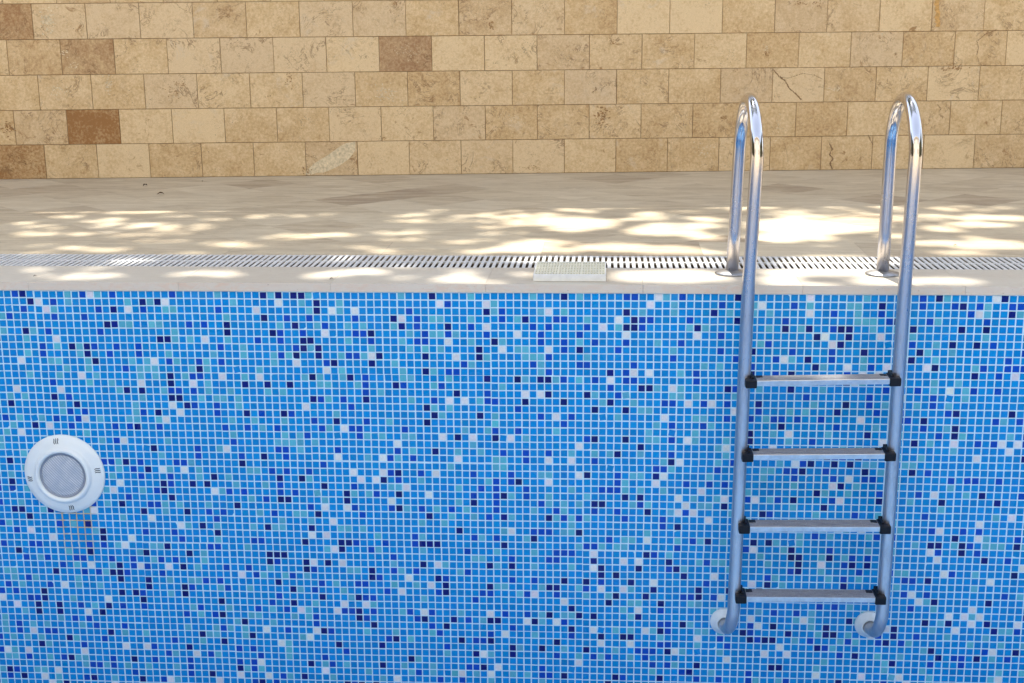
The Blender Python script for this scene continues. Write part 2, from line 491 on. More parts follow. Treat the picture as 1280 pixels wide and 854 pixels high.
M_cup = simple('cup_plastic', (0.72, 0.77, 0.76), 0.35, var=0.06, scale=60)

# ------------------------------------------------------------------ ground and deck
PX0, PX1, PY0, PZ = -2.51, 6.49, -4.0, -1.62      # the pool opening
def frame_sheet(x0, x1, y0, y1, hx0, hx1, hy0, hy1, z):
    v = [(x0,y0,z),(x1,y0,z),(x1,y1,z),(x0,y1,z),(hx0,hy0,z),(hx1,hy0,z),(hx1,hy1,z),(hx0,hy1,z)]
    return raw(v, [(0,1,5,4),(1,2,6,5),(2,3,7,6),(3,0,4,7)])
g = link('ground', frame_sheet(-900, 900, -900, 900, PX0-.6, PX1+.6, PY0-.6, .6, -0.04), M_ground); tag(g, kind='structure')
bm = bmesh.new()
GX0, GX1 = -3.4, 7.6
bx(bm, -14, 18, 0.556, 9.0, -0.034, 0.0)           # beyond the drain
bx(bm, -14, 18, -16.5, PY0, -0.034, 0.0)
bx(bm, -14, PX0, PY0 + .001, 0.5555, -0.034, 0.0)
bx(bm, PX1, 18, PY0 + .001, 0.5555, -0.034, 0.0)
d = link('pool_deck', mesh_of(bm), M_deck); tag(d, kind='structure')

# ------------------------------------------------------------------ swimming pool
pool = empty('swimming_pool', (2.0, -2.0, 0), 'drained swimming pool lined with blue, navy, aqua and white glass mosaic', 'swimming pool')
U = 0.0265
def stone_attr(me, vals):
    a = me.color_attributes.new('stone', 'FLOAT_COLOR', 'CORNER')
    buf = []
    for pz, c in zip(me.polygons, vals):
        buf += [c[0], c[1], c[2], 1.0] * pz.loop_total
    a.data.foreach_set('color', buf)

# the mosaic wall: every tile is modelled, on sheets of 12 x 12 that meet slightly out of true
def mosaic_wall():
    T = 0.0228; h = T / 2; ins = 0.0010
    i0, i1 = -94, 245; rows = 60
    V, F, C = [], [], []
    rs = random.Random(5)
    sheet = {}; prev = {}
    for j in range(rows):
        for i in range(i0, i1):
            k = ((i - 4) // 12, (j + 1) // 12)
            if k not in sheet:
                sheet[k] = (rs.gauss(0, .0006), rs.gauss(0, .0006), rs.gauss(0, .0022))
            sx, sz, sr = sheet[k]
            cx, cz = i * U, -(0.030 + U / 2) - j * U
            mx, mz = (k[0] * 12 + 10) * U, -(0.030 + U / 2) - (k[1] * 12 + 5) * U
            wob = noise.noise(Vector((cx * 2.2, cz * 2.2, 3))) * .0013
            wob2 = noise.noise(Vector((cx * 2.2, cz * 2.2, 9))) * .0013
            x = cx + sx - (cz - mz) * sr + wob + rs.gauss(0, .00022)
            z = cz + sz + (cx - mx) * sr + wob2 + rs.gauss(0, .00022)
            if j == 0: z = min(z, -.0305 - h)
            rot = rs.gauss(0, .010)
            if rs.random() < .004: rot = rs.choice((-1, 1)) * rs.uniform(.08, .2)
            cr, sn = math.cos(rot), math.sin(rot)
            tx, tz = rs.gauss(0, .0004), rs.gauss(0, .0004)
            b = len(V)
            for (q, yy) in ((h, 0.0), (h - ins, -.0013)):
                for ax, az in ((-1, -1), (1, -1), (1, 1), (-1, 1)):
                    lx, lz = ax * q, az * q
                    V.append((x + lx * cr - lz * sn, yy + (ax * tx + az * tz if yy else 0.0008), z + lx * sn + lz * cr))
            F.append((b+4, b+5, b+6, b+7))
            for q in range(4): F.append((b+q, b+(q+1) % 4, b+4+(q+1) % 4, b+4+q))
            ch = PATTERN.get((i, j))
            if ch is None:
                # sheets carry loose diagonal runs of accents
                r = rs.random()
                ch = 2 if r < .062 else 1 if r < .147 else 3 if r < .245 else 4 if r < .282 else 0
                if ch == 4 and (prev.get((i - 1, j)) == 4 or prev.get((i, j - 1)) == 4): ch = 0
            prev[(i, j)] = ch
            base = TC[ch]
            m = math.exp(rs.gauss(0, .05 if ch != 2 else .12))
            tintg = math.exp(rs.gauss(0, .035))
            c = (base[0] * m, min(1, base[1] * m * tintg), min(1, base[2] * m))
            C.append(c)
    me = raw(V, F)
    a = me.color_attributes.new('tint', 'FLOAT_COLOR', 'CORNER')
    buf = []
    for c in C: buf += [c[0], c[1], c[2], 1.0] * 20
    a.data.foreach_set('color', buf)
    return me
PATTERN = {}
#PATTERN_DATA
w = link('mosaic_tiles', mosaic_wall(), M_tile, pool)
tag(w, 'wall of small square mosaic tiles in four blues and white')
bm = bmesh.new(); bx(bm, PX0 - .2, PX1 + .2, 0.0002, 0.28, PZ - .2, -0.0302)
link('grouted_wall', mesh_of(bm), M_grout, pool)
bm = bmesh.new()
bx(bm, PX0 - .2, PX0, PY0, 0.0, PZ - .2, -0.0302)
link('side_wall', mesh_of(bm), M_far, pool)
bm = bmesh.new(); bx(bm, PX1, PX1 + .2, PY0, 0.0, PZ - .2, -0.0302)
link('side_wall', mesh_of(bm), M_far, pool)
bm = bmesh.new(); bx(bm, PX0 - .2, PX1 + .2, PY0 - .2, PY0 - .0005, PZ - .2, -0.036)
link('side_wall', mesh_of(bm), M_far, pool)
bm = bmesh.new(); bx(bm, PX0, PX1, PY0, 0.0, PZ - .15, PZ)
link('pool_floor', mesh_of(bm), M_far, pool)

# coping stones, butted with hairline joints
bm = bmesh.new(); vals = []
xs = [1.669 - .53 * k for k in range(8, 0, -1)] + [1.669 + .53 * k for k in range(0, 10)]
rc = random.Random(8)
for a, b in zip(xs, xs[1:]):
    n0 = len(bm.faces)
    sub = bmesh.new(); dz = rc.uniform(-.0002, .0002)
    bx(sub, a + .00025, b - .00025, -0.006 + rc.uniform(-.0002, .0002), 0.2985, -0.0296, dz)
    bevel_all(sub, .0010, 2)
    tmp = mesh_of(sub); bm.from_mesh(tmp); bpy.data.meshes.remove(tmp)
    c = (rc.random(), rc.random(), rc.random())
    vals += [c] * (len(bm.faces) - n0)
me = mesh_of(bm); stone_attr(me, vals)
link('coping', me, M_cop, pool)

# overflow channel under the grate
gr = empty('overflow_grate', (2.1, .43, 0), 'long white slatted overflow grate running along the pool edge', 'drain grate')
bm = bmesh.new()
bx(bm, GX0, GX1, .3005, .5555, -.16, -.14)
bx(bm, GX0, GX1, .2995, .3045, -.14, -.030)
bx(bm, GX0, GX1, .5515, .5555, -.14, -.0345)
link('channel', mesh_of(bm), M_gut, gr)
bm = bmesh.new()
x = GX0; k = 0
while x < GX1:
    j = rng.uniform(-.0005, .0005); dz = rng.uniform(-.0006, .0006)
    bx(bm, x + j, x + .0126 + j, .3000, .5548, -.0055, -.0008 + dz)
    x += .0221; k += 1
bevel_all(bm, .0012, 1)
bx(bm, GX0, GX1, .3012, .3085, -.0060, -.0016)
bx(bm, GX0, GX1, .4215, .4345, -.0060, -.0016)
bx(bm, GX0, GX1, .5460, .5540, -.0060, -.0016)
link('slats', mesh_of(bm), M_grate, gr)
bm = bmesh.new()
x = GX0 + .0132; k = 0
while x < GX1:                                    # connector studs seen through every other slot
    if k % 2 == 0: bx(bm, x - .004, x + .013, .315, .545, -.075, -.045)
    x += .0221; k += 1
link('connector', mesh_of(bm), simple('stained_plastic', (0.24, 0.17, 0.10), 0.8, var=0.35, scale=50), gr)

# ------------------------------------------------------------------ travertine wall
A = Vector((-1.364, 2.969, 0)); E = Vector((0.9959, 0.0900, 0)).normalized(); NB = Vector((-E.y, E.x, 0))  # NB points away from the pool
sw = empty('stone_wall', tuple(A), 'tall wall clad in honey coloured travertine blocks behind the pool deck', 'wall')
def wp(s, d, z): return A + E * s + NB * d + Vector((0, 0, z))
SPECIAL = {}   # (course, column) -> tone
def stone_wall():
    L, H = .295, .1935
    V, F, C = [], [], []
    rs = random.Random(21)
    for r in range(13):
        s0 = (.264 if r % 2 == 0 else .110) - L * 24
        for c in range(64):
            sa, sb = s0 + c * L, s0 + (c + 1) * L
            g = .0009; ja = rs.uniform(-.0006, .0006)
            z0, z1 = r * H + g + (0.001 if r == 0 else 0), (r + 1) * H - g
            sa += g + ja; sb -= g - ja
            dep = rs.uniform(-.0012, .0012)
            q = .0016
            b = len(V)
            for (o, dd) in ((0, .004), (q, -.0), ):
                for ss, zz in ((sa + o, z0 + o), (sb - o, z0 + o), (sb - o, z1 - o), (sa + o, z1 - o)):
                    V.append(wp(ss, dd + dep, zz))
            F.append((b+4, b+5, b+6, b+7))
            for k in range(4): F.append((b+k, b+(k+1) % 4, b+4+(k+1) % 4, b+4+k))
            t = min(.62, max(.02, rs.gauss(.20, .17)))
            t = SPECIAL.get((r, c - 24), t)
            if .3 < t < .6: t *= .82
            col_ = (t, rs.random(), rs.random())
            if (r, c - 24) in SPECIAL2: col_ = (t, *SPECIAL2[(r, c - 24)])
            C += [col_] * 5
    me = raw(V, F); stone_attr(me, C)
    return me
# column k of a course starts k joints to the right of the first joint seen from the left
SPECIAL = {(1, 0+1): .95, (0, -1): .75, (4, -1): .80, (4, 0): .10, (3, 0+0): .50, (3, 1): .62, (3, 6+1): .80, (1, -1): .45,
           (0, 2): .45, (1, 0): .34, (2, 6): .40, (2, 7): .48, (1, 9): .42, (1, 10): .45, (0, 12): .42, (3, 8): .12, (3, 9): .08, (3, 13): .18,
           (2, 0): .25, (1, 2): .14, (2, 2): .12, (4, 5): .10, (2, 8): .12, (0, 3): .30, (1, 7): .16, (1, 8): .18, (0, 5): .3}
SPECIAL2 = {(1, 1): (.1, .3), (3, 7): (.3, .95), (3, 13): (.3, .2)}
link('stone_cladding', stone_wall(), M_stone, sw)
# natural marks in the blocks: iron nests, calcite patches, open pores, cracks
MARKS=[('r',2.803,0.832,0.0161,0.0207,26,5),('r',2.774,0.88,0.0138,0.0276,8,2),('r',3.481,0.73,0.0184,0.0138,20,4),('r',4.119,0.306,0.0184,0.0138,26,4),('r',4.353,0.66,0.0184,0.0184,20,4),('r',4.997,0.742,0.0184,0.0138,16,3),('r',5.077,0.645,0.0184,0.0138,14,3),('r',4.18,0.573,0.0138,0.0184,14,3),('r',4.197,0.453,0.023,0.0138,14,3),('r',5.403,0.571,0.0644,0.0184,40,5),('r',4.532,0.938,0.0368,0.0184,22,4),('r',4.626,0.933,0.0276,0.0138,16,4),('r',1.664,0.54,0.023,0.0322,34,4),('r',1.543,0.449,0.0184,0.0138,10,3),('r',1.012,0.481,0.0414,0.0368,36,4),('r',1.063,0.52,0.0368,0.023,24,4),('r',2.269,0.953,0.023,0.0138,20,4),('r',2.245,0.911,0.0138,0.0276,12,3),('r',3.038,0.036,0.0736,0.0161,46,3),('r',5.209,0.326,0.0138,0.023,8,2),('r',3.375,0.457,0.0184,0.0138,8,2),('r',0.126,0.132,0.0828,0.0552,60,7),('r',0.042,0.056,0.046,0.0276,40,6),('r',2.179,0.209,0.0184,0.0138,14,3),('r',3.421,0.327,0.0414,0.0506,70,6),('r',0.073,0.29,0.0368,0.0322,40,6),('p',1.028,0.458,0.046,0.0322,30,4),('p',2.2,0.455,0.0782,0.046,80,5),('p',0.361,0.496,0.0552,0.0322,46,5),('p',0.432,0.701,0.023,0.023,20,5),('p',0.474,0.622,0.023,0.0276,20,4),('p',0.649,0.528,0.023,0.046,40,5),('p',2.693,0.226,0.0368,0.0115,20,2),('p',0.35,0.871,0.046,0.0644,80,7),('p',2.939,0.305,0.069,0.046,50,4),('p',4.757,0.457,0.0736,0.0138,40,4),('p',4.433,0.244,0.0184,0.0644,20,4),('p',2.337,0.688,0.0828,0.046,60,3),('p',4.348,0.691,0.0276,0.0276,22,4),('p',4.996,0.764,0.0276,0.0184,20,4),('p',4.015,0.112,0.0552,0.046,40,5),('d',3.225,0.636,0.0644,0.0322,40,2.2),('d',2.987,0.695,0.0322,0.0322,36,2.2),('d',3.082,0.921,0.0644,0.0368,40,2),('d',1.899,0.909,0.046,0.0552,40,2.4),('d',1.72,0.685,0.0644,0.0368,40,2),('d',1.739,0.317,0.0644,0.0322,40,2.2),('d',4.016,0.044,0.0368,0.0276,20,2)]
LINES=[('c',[(4.736,0.15),(4.751,0.118),(4.738,0.091),(4.758,0.063),(4.741,0.04),(4.756,0.008)],0.0115),('c',[(4.954,0.198),(4.97,0.166),(4.99,0.138)],0.0069),('c',[(4.398,0.567),(4.431,0.531),(4.463,0.509),(4.488,0.468),(4.526,0.437),(4.564,0.4)],0.012),('c',[(4.431,0.531),(4.481,0.522),(4.562,0.548),(4.631,0.538),(4.677,0.515)],0.00552),('c',[(5.548,0.645),(5.555,0.68),(5.543,0.715),(5.586,0.754),(5.652,0.78)],0.00736),('c',[(5.344,0.365),(5.364,0.343),(5.352,0.32)],0.0069),('o',[(5.3,0.962),(5.306,0.893),(5.312,0.84),(5.319,0.801)],0.0276),('c',[(4.472,0.166),(4.489,0.107),(4.5,0.047)],0.0046),('c',[(3.375,0.457),(3.393,0.47),(3.388,0.488)],0.0092)]
FISH=[(1.734,0.01),(1.745,0.037),(1.797,0.078),(1.866,0.118),(1.937,0.167),(1.969,0.184),(2.024,0.193),(2.022,0.143),(1.989,0.098),(1.932,0.058),(1.872,0.031),(1.835,0.018),(1.799,0.018),(1.762,0.005)]

rm = random.Random(31)
MV = {k: ([], []) for k in 'rpdco'}
def blot(k, s, z, r, asp=1.0, rot=0.0):
    V_, F_ = MV[k]; b0 = len(V_); n_ = 9
    for q in range(n_):
        a = 2 * math.pi * q / n_
        rr = r * rm.uniform(.55, 1.25)
        x_, y_ = rr * math.cos(a) * asp, rr * math.sin(a) / asp
        V_.append(wp(s + x_ * math.cos(rot) - y_ * math.sin(rot), -.0019 - rm.uniform(0, .0003), max(.004, z + x_ * math.sin(rot) + y_ * math.cos(rot))))
    F_.append(tuple(range(b0, b0 + n_)))
for (k, s, z, rx, rz, n_, sz_) in MARKS:
    ro = rm.uniform(-.6, .6)
    for _ in range(n_):
        g = abs(rm.gauss(0, 1))
        blot(k, s + rm.gauss(0, .5) * rx, z + rm.gauss(0, .5) * rz, sz_ * .001 * rm.uniform(.35, 1.0), rm.uniform(1, 1.7), ro + rm.gauss(0, .5))
for (k, P, w_) in LINES:
    for a, b_ in zip(P, P[1:]):
        n_ = max(3, int(math.dist(a, b_) / .005))
        for q in range(n_):
            t = q / n_
            blot(k, a[0] + (b_[0] - a[0]) * t + rm.gauss(0, w_ * .12), a[1] + (b_[1] - a[1]) * t, w_ * .5 * rm.uniform(.5, 1.0) if k == 'c' else w_ * .5, 1.25, math.atan2(b_[1] - a[1], b_[0] - a[0]))
V_, F_ = MV['p']; b0 = len(V_)
for (s, z) in FISH: V_.append(wp(s, -.0017, max(.004, z)))
F_.append(tuple(range(b0, b0 + len(FISH))))
for _ in range(16): blot('r', FISH[0][0] + .01 + rm.gauss(0, .012), FISH[0][1] + .02 + rm.gauss(0, .012), .004)
for k, nm, c in (('r', 'iron_stain', (.36, .20, .08)), ('p', 'calcite_patch', (.72, .59, .38)), ('d', 'open_pores', (.30, .24, .15)), ('c', 'crack', (.27, .16, .075)), ('o', 'rust_streak', (.62, .36, .12))):
    link(nm, raw([tuple(v) for v in MV[k][0]], MV[k][1]), simple(nm, c, .8, var=.35, scale=70), sw)

bm = bmesh.new()
def prism(bm, pts):
    v = [bm.verts.new(p) for p in pts]
    for f in ((0,1,2,3),(7,6,5,4),(0,4,5,1),(1,5,6,2),(2,6,7,3),(3,7,4,0)): bm.faces.new([v[i] for i in f])
prism(bm, [wp(-6.5, .0035, -.03), wp(11.5, .0035, -.03), wp(11.5, .0035, 2.515), wp(-6.5, .0035, 2.515),
           wp(-6.5, .30, -.03), wp(11.5, .30, -.03), wp(11.5, .30, 2.515), wp(-6.5, .30, 2.515)])
bmesh.ops.recalc_face_normals(bm, faces=list(bm.faces))
link('joint_bed', mesh_of(bm), M_joint, sw)
bm = bmesh.new()
sl = 0.128  # unseen wall top, slope shaped so its shadow edge lands right on the deck
prism(bm, [wp(-6.5, .02, 2.516), wp(11.5, .02, 2.516), wp(11.5, .02, 2.72 + sl * 9.9), wp(-6.5, .02, 2.53),
           wp(-6.5, .28, 2.516), wp(11.5, .28, 2.516), wp(11.5, .28, 2.72 + sl * 9.9), wp(-6.5, .28, 2.53)])
bmesh.ops.recalc_face_normals(bm, faces=list(bm.faces))
link('shadow_parapet', mesh_of(bm), M_core, sw)

# ------------------------------------------------------------------ ladder
lad = empty('pool_ladder', (2.77, 0.03, 0), 'stainless steel pool ladder with two hooped rails and four treads', 'ladder')
TR = .0213
def rail_pts(foot, low, deckx, top, rtop, rbot):
    pts = []
    yl, yr, R1 = -.14, .20, .105
    zf = -1.217
    pts.append((foot, -.004, zf)); pts.append((foot, yl + R1, zf))
    for k in range(1, 13):
        a = R(90 * k / 12)
        f = k / 12
        pts.append((foot + (low - foot) * f, yl + R1 - R1 * math.sin(a), zf + R1 - R1 * math.cos(a)))
    for z in (-.95, -.8, -.6, -.4, -.2, .0):
        f = (z + 1.1) / 1.1; pts.append((low + (deckx - low) * f, yl, z))
    for z in (.15, .3, .44):
        f = z / .44; pts.append((deckx + (top - deckx) * f, yl, z))
    for k in range(1, 25):
        a = R(180 * k / 24); f = k / 24
        pts.append((top + (rtop - top) * f, .03 - .17 * math.cos(a), .44 + .17 * math.sin(a)))
    for z in (.3, .15, .0):
        f = 1 - z / .44; pts.append((rtop + (rbot - rtop) * f, yr, z))
    return pts
LP = rail_pts(2.503, 2.521, 2.534, 2.548, 2.526, 2.513)
RP = rail_pts(3.009, 3.024, 3.031, 3.040, 3.032, 3.029)
for P in (LP, RP):
    bm = bmesh.new(); tube(bm, P, TR, 36)
    link('rail', mesh_of(bm), M_steel, lad, True)
    fx = P[-1][0]
    bm = bmesh.new(); lathe(bm, [(.058, .0005), (.0588, .004), (.055, .0070), (.034, .0125), (.0240, .0150), (.0225, .0150)], fx, 0, .20, 'Z', 48)
    link('deck_flange', mesh_of(bm), M_flange, lad, True)
    bm = bmesh.new(); lathe(bm, [(.0485, .000), (.0490, .006), (.046, .012), (.0385, .0135), (.037, .019), (.0315, .0205), (.0300, .027), (.0235, .0285), (.0232, .020)], P[0][0], -1.217, 0, 'Y', 56)
    link('wall_foot', mesh_of(bm), M_cup, lad, True)
for k in range(4):
    zl = -.281 - .2527 * k; zr = zl + (.0125, .0105, .0085, .007)[k]
    f = (zl + 1.1) / 1.1
    xl = 2.521 + (2.534 - 2.521) * f; xr = 3.024 + (3.031 - 3.024) * f
    shear = Matrix.Identity(4); shear[2][0] = (zr - zl) / (xr - xl)
    def place(bm_):
        for v in bm_.verts: v.co.z += zl + (v.co.x - xl) * (zr - zl) / (xr - xl)
        return mesh_of(bm_)
    tr = empty('tread', (lad.location.x * 0, 0, 0)); tr.parent = lad
    tr.location = Vector((0, -.15, zl)) - Vector((0, 0.0, 0)) - Vector((0, 0, 0))
    bm = bmesh.new()
    bx(bm, xl + .030, xr - .030, -.187, -.121, -.0182, 0)
    bevel_all(bm, .0016, 2)
    for fc in bm.faces: fc.material_index = 0 if fc.normal.z > .8 else 1
    # raised anti-slip ribs along the tread
    for yy in (-.176, -.164, -.152, -.140, -.129):
        bx(bm, xl + .050, xr - .050, yy - .0016, yy + .0016, -.0005, .0011, 0)
    o = link('step', place(bm), [M_ttop, M_tfront], tr)
    for sx, xe in ((1, xl), (-1, xr)):
        bm = bmesh.new()
        a, b = sorted((xe + sx * .0005, xe + sx * .0375))
        bx(bm, a, b, -.1905, -.1170, -.0255, .0022)
        bevel_all(bm, .0045, 3)
        bm2 = bmesh.new()                            # ear that clasps the tube from behind
        a, b = sorted((xe + sx * .010, xe + sx * .030))
        bx(bm2, a, b, -.1175, -.112, -.020, .010); bevel_all(bm2, .002, 2)
        t_ = mesh_of(bm2); bm.from_mesh(t_)
        bm2 = bmesh.new()
        a, b = sorted((xe + sx * .0205, xe + sx * .0290))
        bx(bm2, a, b, -.170, -.1150, -.004, .0085); bevel_all(bm2, .003, 2)
        t_ = mesh_of(bm2); bm.from_mesh(t_)
        link('end_cap', place(bm), M_black, tr)
        bm = bmesh.new()
        a, b = sorted((xe + sx * .0385, xe + sx * .060))
        bx(bm, a, b, -.150, -.126, -.001, .0018); bevel_all(bm, .0008, 1)
        link('grip_pad', place(bm), M_pad, tr)

# ------------------------------------------------------------------ underwater lamp
LX, LZ = .1460, -.7005
lamp = empty('pool_light', (LX, 0, LZ), 'round white underwater pool light on the blue mosaic wall', 'pool light')
bm = bmesh.new()
lathe(bm, [(.147, .000), (.1475, .004), (.1450, .0075), (.125, .0135), (.1075, .0175), (.1045, .0185), (.103, .024), (.0985, .0295), (.0925, .0310), (.0870, .0285), (.0845, .0225), (.0835, .0150), (.0835, .004)], LX, LZ, 0, 'Y', 96)
link('trim_ring', mesh_of(bm), M_lampw, lamp, True)
bm = bmesh.new(); lathe(bm, [(.0838, .0205), (.0838, .0225), (.0815, .0232), (.0812, .0215)], LX, LZ, 0, 'Y', 96)
link('shadow_ring', mesh_of(bm), simple('shadow_ring_grey', (.30, .32, .36), .6), lamp, True)  # grey ring standing in for the shadow line inside the trim
bm = bmesh.new(); lathe(bm, [(.0822, .0205), (.070, .0225), (.045, .0250), (.020, .0262), (0, .0264)], LX, LZ, 0, 'Y', 96)
link('lens', mesh_of(bm), mat_lens(), lamp, True)
bm = bmesh.new(); lathe(bm, [(.0828, .0200), (.070, .012), (.050, .0060), (.022, .0042), (0, .004)], LX, LZ, 0, 'Y', 96)
link('reflector', mesh_of(bm), M_refl, lamp, True)
bm = bmesh.new()
lathe(bm, [(.021, .0075), (.023, .012), (.020, .017), (.010, .0195), (0, .020)], LX + .008, LZ - .004, 0, 'Y', 32)
for a in range(4):
    an = R(210 + a * 34)
    sub = bmesh.new(); lathe(sub, [(.0042, .006), (.004, .020), (0, .0204)], LX - .004 + .048 * math.cos(an), LZ + .006 + .048 * math.sin(an), 0, 'Y', 16)
    t_ = mesh_of(sub); bm.from_mesh(t_)
link('bulb', mesh_of(bm), M_bulb, lamp, True)
for base in (98, 8, -82, 188):                       # three wavy vents at each quarter
    bm = bmesh.new()
    for k in (-1, 0, 1):
        an = R(base + k * 3.1)
        rad = Vector((math.cos(an), 0, math.sin(an))); tan = Vector((-math.sin(an), 0, math.cos(an)))
        pts = []
        for q in range(9):
            t = q / 8; r_ = .1165 + .0200 * t
            hgt = .0135 + (.125 - r_) * .23 if r_ < .125 else .0135 - (r_ - .125) * .30
            p = Vector((LX, -hgt - .0002, LZ)) + rad * r_ + tan * (.0016 * math.sin(t * 5.5) + .0020 * (t - .5))
            pts.append(p)
        tube(bm, pts, [.0005] + [.0015] * 7 + [.0005], 8)
    link('vent_slot', mesh_of(bm), M_slot, lamp, True)

# ------------------------------------------------------------------ loose overflow module on the coping
mod = empty('drain_cover', (1.951, .165, 0), 'loose square white plastic drain cover lying on the coping beside the grate', 'drain cover')
bm = bmesh.new()
X0, X1, Y0, Y1, ZT = 1.828, 2.075, .043, .288, .0262
for (a, b, c, d_) in ((X0, X1, Y0, Y0 + .004), (X0, X1, Y1 - .004, Y1), (X0, X0 + .004, Y0 + .004, Y1 - .004), (X1 - .004, X1, Y0 + .004, Y1 - .004)):
    bx(bm, a, b, c, d_, .0008, ZT - .0005)
bevel_all(bm, .0007, 1)
link('frame', mesh_of(bm), M_cream, mod)
bm = bmesh.new()
for k in range(25):                                  # bars across
    xx = X0 + .0045 + k * (X1 - X0 - .009) / 24.0
    w_ = .0070 if k in (8, 16) else .0036
    bx(bm, xx - w_ / 2 if 0 < k < 24 else xx - .001, xx + w_ / 2 if 0 < k < 24 else xx + .001, Y0 + .003, Y1 - .003, .0131, ZT)
for k in range(1, 8):
    yy = Y0 + k * (Y1 - Y0) / 8
    bx(bm, X0 + .003, X1 - .003, yy - .0066, yy + .0066, .0135, ZT - .0003)
link('grid', mesh_of(bm), simple('cream_plastic', (0.80, 0.775, 0.62), 0.4, var=0.1, scale=70), mod)
bm = bmesh.new(); bx(bm, X0 + .004, X1 - .004, Y0 + .004, Y1 - .004, .0008, .013)
link('underside', mesh_of(bm), M_creamin, mod)

# ------------------------------------------------------------------ unseen building added across the pool for warm bounce light
hs = empty('fill_house', (2, -10, 0), 'unseen cream plastered building added across the pool deck for bounce light', 'fill_house')
M_plas = simple('cream_plaster', (0.80, 0.71, 0.55), 0.9, var=0.08, scale=2, bump=0.2)
M_wood = simple('white_paint', (0.75, 0.75, 0.73), 0.5)
M_pane = simple('window_pane', (0.03, 0.04, 0.05), 0.05)
bm = bmesh.new(); bx(bm, -9, 13, -16, -9.5, -.03, 6.2)
link('wall', mesh_of(bm), M_plas, hs)
bm = bmesh.new(); bx(bm, -9.4, 13.4, -16.4, -9.1, 6.201, 6.45); bevel_all(bm, .02, 1)
link('roof', mesh_of(bm), M_plas, hs)
for wx in (-6, -2.5, 5.5, 9):
    for wz in (.9, 3.9):
        bm = bmesh.new()
        for (a, b2, c, d2) in ((wx - .6, wx + .6, wz + 1.3, wz + 1.38), (wx - .6, wx + .6, wz - .08, wz), (wx - .6, wx - .52, wz, wz + 1.3), (wx + .52, wx + .6, wz, wz + 1.3), (wx - .04, wx + .04, wz, wz + 1.3)):
            bx(bm, a, b2, -9.498, -9.44, c, d2)
        wf = link('window', mesh_of(bm), M_wood, hs)
        bm = bmesh.new(); bx(bm, wx - .52, wx - .04, -9.497, -9.47, wz, wz + 1.3); bx(bm, wx + .04, wx + .52, -9.497, -9.47, wz, wz + 1.3)
        link('pane', mesh_of(bm), M_pane, wf)
bm = bmesh.new(); bx(bm, .9, 2.1, -9.498, -9.44, 0.001, 2.2)
link('door', mesh_of(bm), M_wood, hs)

# ------------------------------------------------------------------ unseen hedges added at both deck ends for dark edges in rail reflections
rh = random.Random(17)
for (x0, x1, lab) in ((-7.6, -6.2, 'unseen clipped greenery added left of the pool deck to darken rail reflections'), (10.4, 11.8, 'unseen clipped greenery added right of the pool deck to darken rail reflections')):
    V, F = [], []
    for _ in range(9000):
        a = rh.random(); 
        px, py, pz = rh.uniform(x0, x1), rh.uniform(-8.5, 2.0), rh.uniform(.1, 3.6)
        f = rh.random()
        if f < .4: px = x1 - rh.random() ** 2 * .2 if x0 < 0 else x0 + rh.random() ** 2 * .2
        elif f < .6: pz = 3.6 - rh.random() ** 2 * .25
        c = Vector((px, py, pz)); s = rh.uniform(.09, .17)
        d = Vector((rh.gauss(0, 1), rh.gauss(0, 1), rh.gauss(0, 1))).normalized(); e = d.orthogonal().normalized()
        b_ = len(V); V.extend([c - d * s * .5, c + e * s * .3, c + d * s * .5, c - e * s * .3]); F.append((b_, b_+1, b_+2, b_+3))
    hg = empty('reflection_hedge', ((x0 + x1) / 2, -3.2, 0), lab, 'reflection_hedge')
    link('foliage', raw([tuple(v) for v in V], F), M_leaf, hg)
    bm = bmesh.new(); bx(bm, x0 + .35, x1 - .35, -8.2, 1.7, .0, 3.2)
    link('dark_core', mesh_of(bm), M_bark, hg)

# ------------------------------------------------------------------ fallen leaves on the deck
def dry(x, y, s, a, label):
    bm = bmesh.new()
    n = 7; L = []
    for i in range(n + 1):
        t = i / n; w_ = math.sin(math.pi * t) ** .8 * .42
        for sgn in (-1, 0, 1):
            px, py = (t - .5) * s, sgn * w_ * s * .5
            L.append((px, py, .002 + .35 * s * abs(sgn) * w_ + .22 * s * math.sin(t * 3.0)))
    V = [bm.verts.new((x + p[0] * math.cos(a) - p[1] * math.sin(a), y + p[0] * math.sin(a) + p[1] * math.cos(a), p[2])) for p in L]
    for i in range(n):
        for k in range(2):
            b = i * 3 + k; bm.faces.new((V[b], V[b+3], V[b+4], V[b+1]))
    bmesh.ops.remove_doubles(bm, verts=list(bm.verts), dist=1e-6)
    me = mesh_of(bm); me.transform(Matrix.Translation((-x, -y, 0)))
    o = link('dry_leaf', me, M_dry); o.location = (x, y, 0)
    tag(o, label, 'leaf', 'dry leaf scraps on the deck')
dry(-.208, 2.291, .040, .3, 'larger dark dry leaf scrap on the deck, nearer the pool of two at left')
dry(-.414, 2.655, .034, 1.2, 'dark dry leaf scrap on the deck between the wall and another scrap')
dry(-.157, 2.851, .018, 2.0, 'tiny dry leaf scrap close under the travertine wall, at left')
dry(1.13, .055, .016, .4, 'tiny dry leaf scrap on the coping edge left of the drain cover')
dry(.066, .085, .014, .9, 'tiny dry leaf scrap on the coping above the pool light')
dry(3.42, .78, .016, .1, 'tiny dry leaf scrap on the sunlit deck right of the ladder')

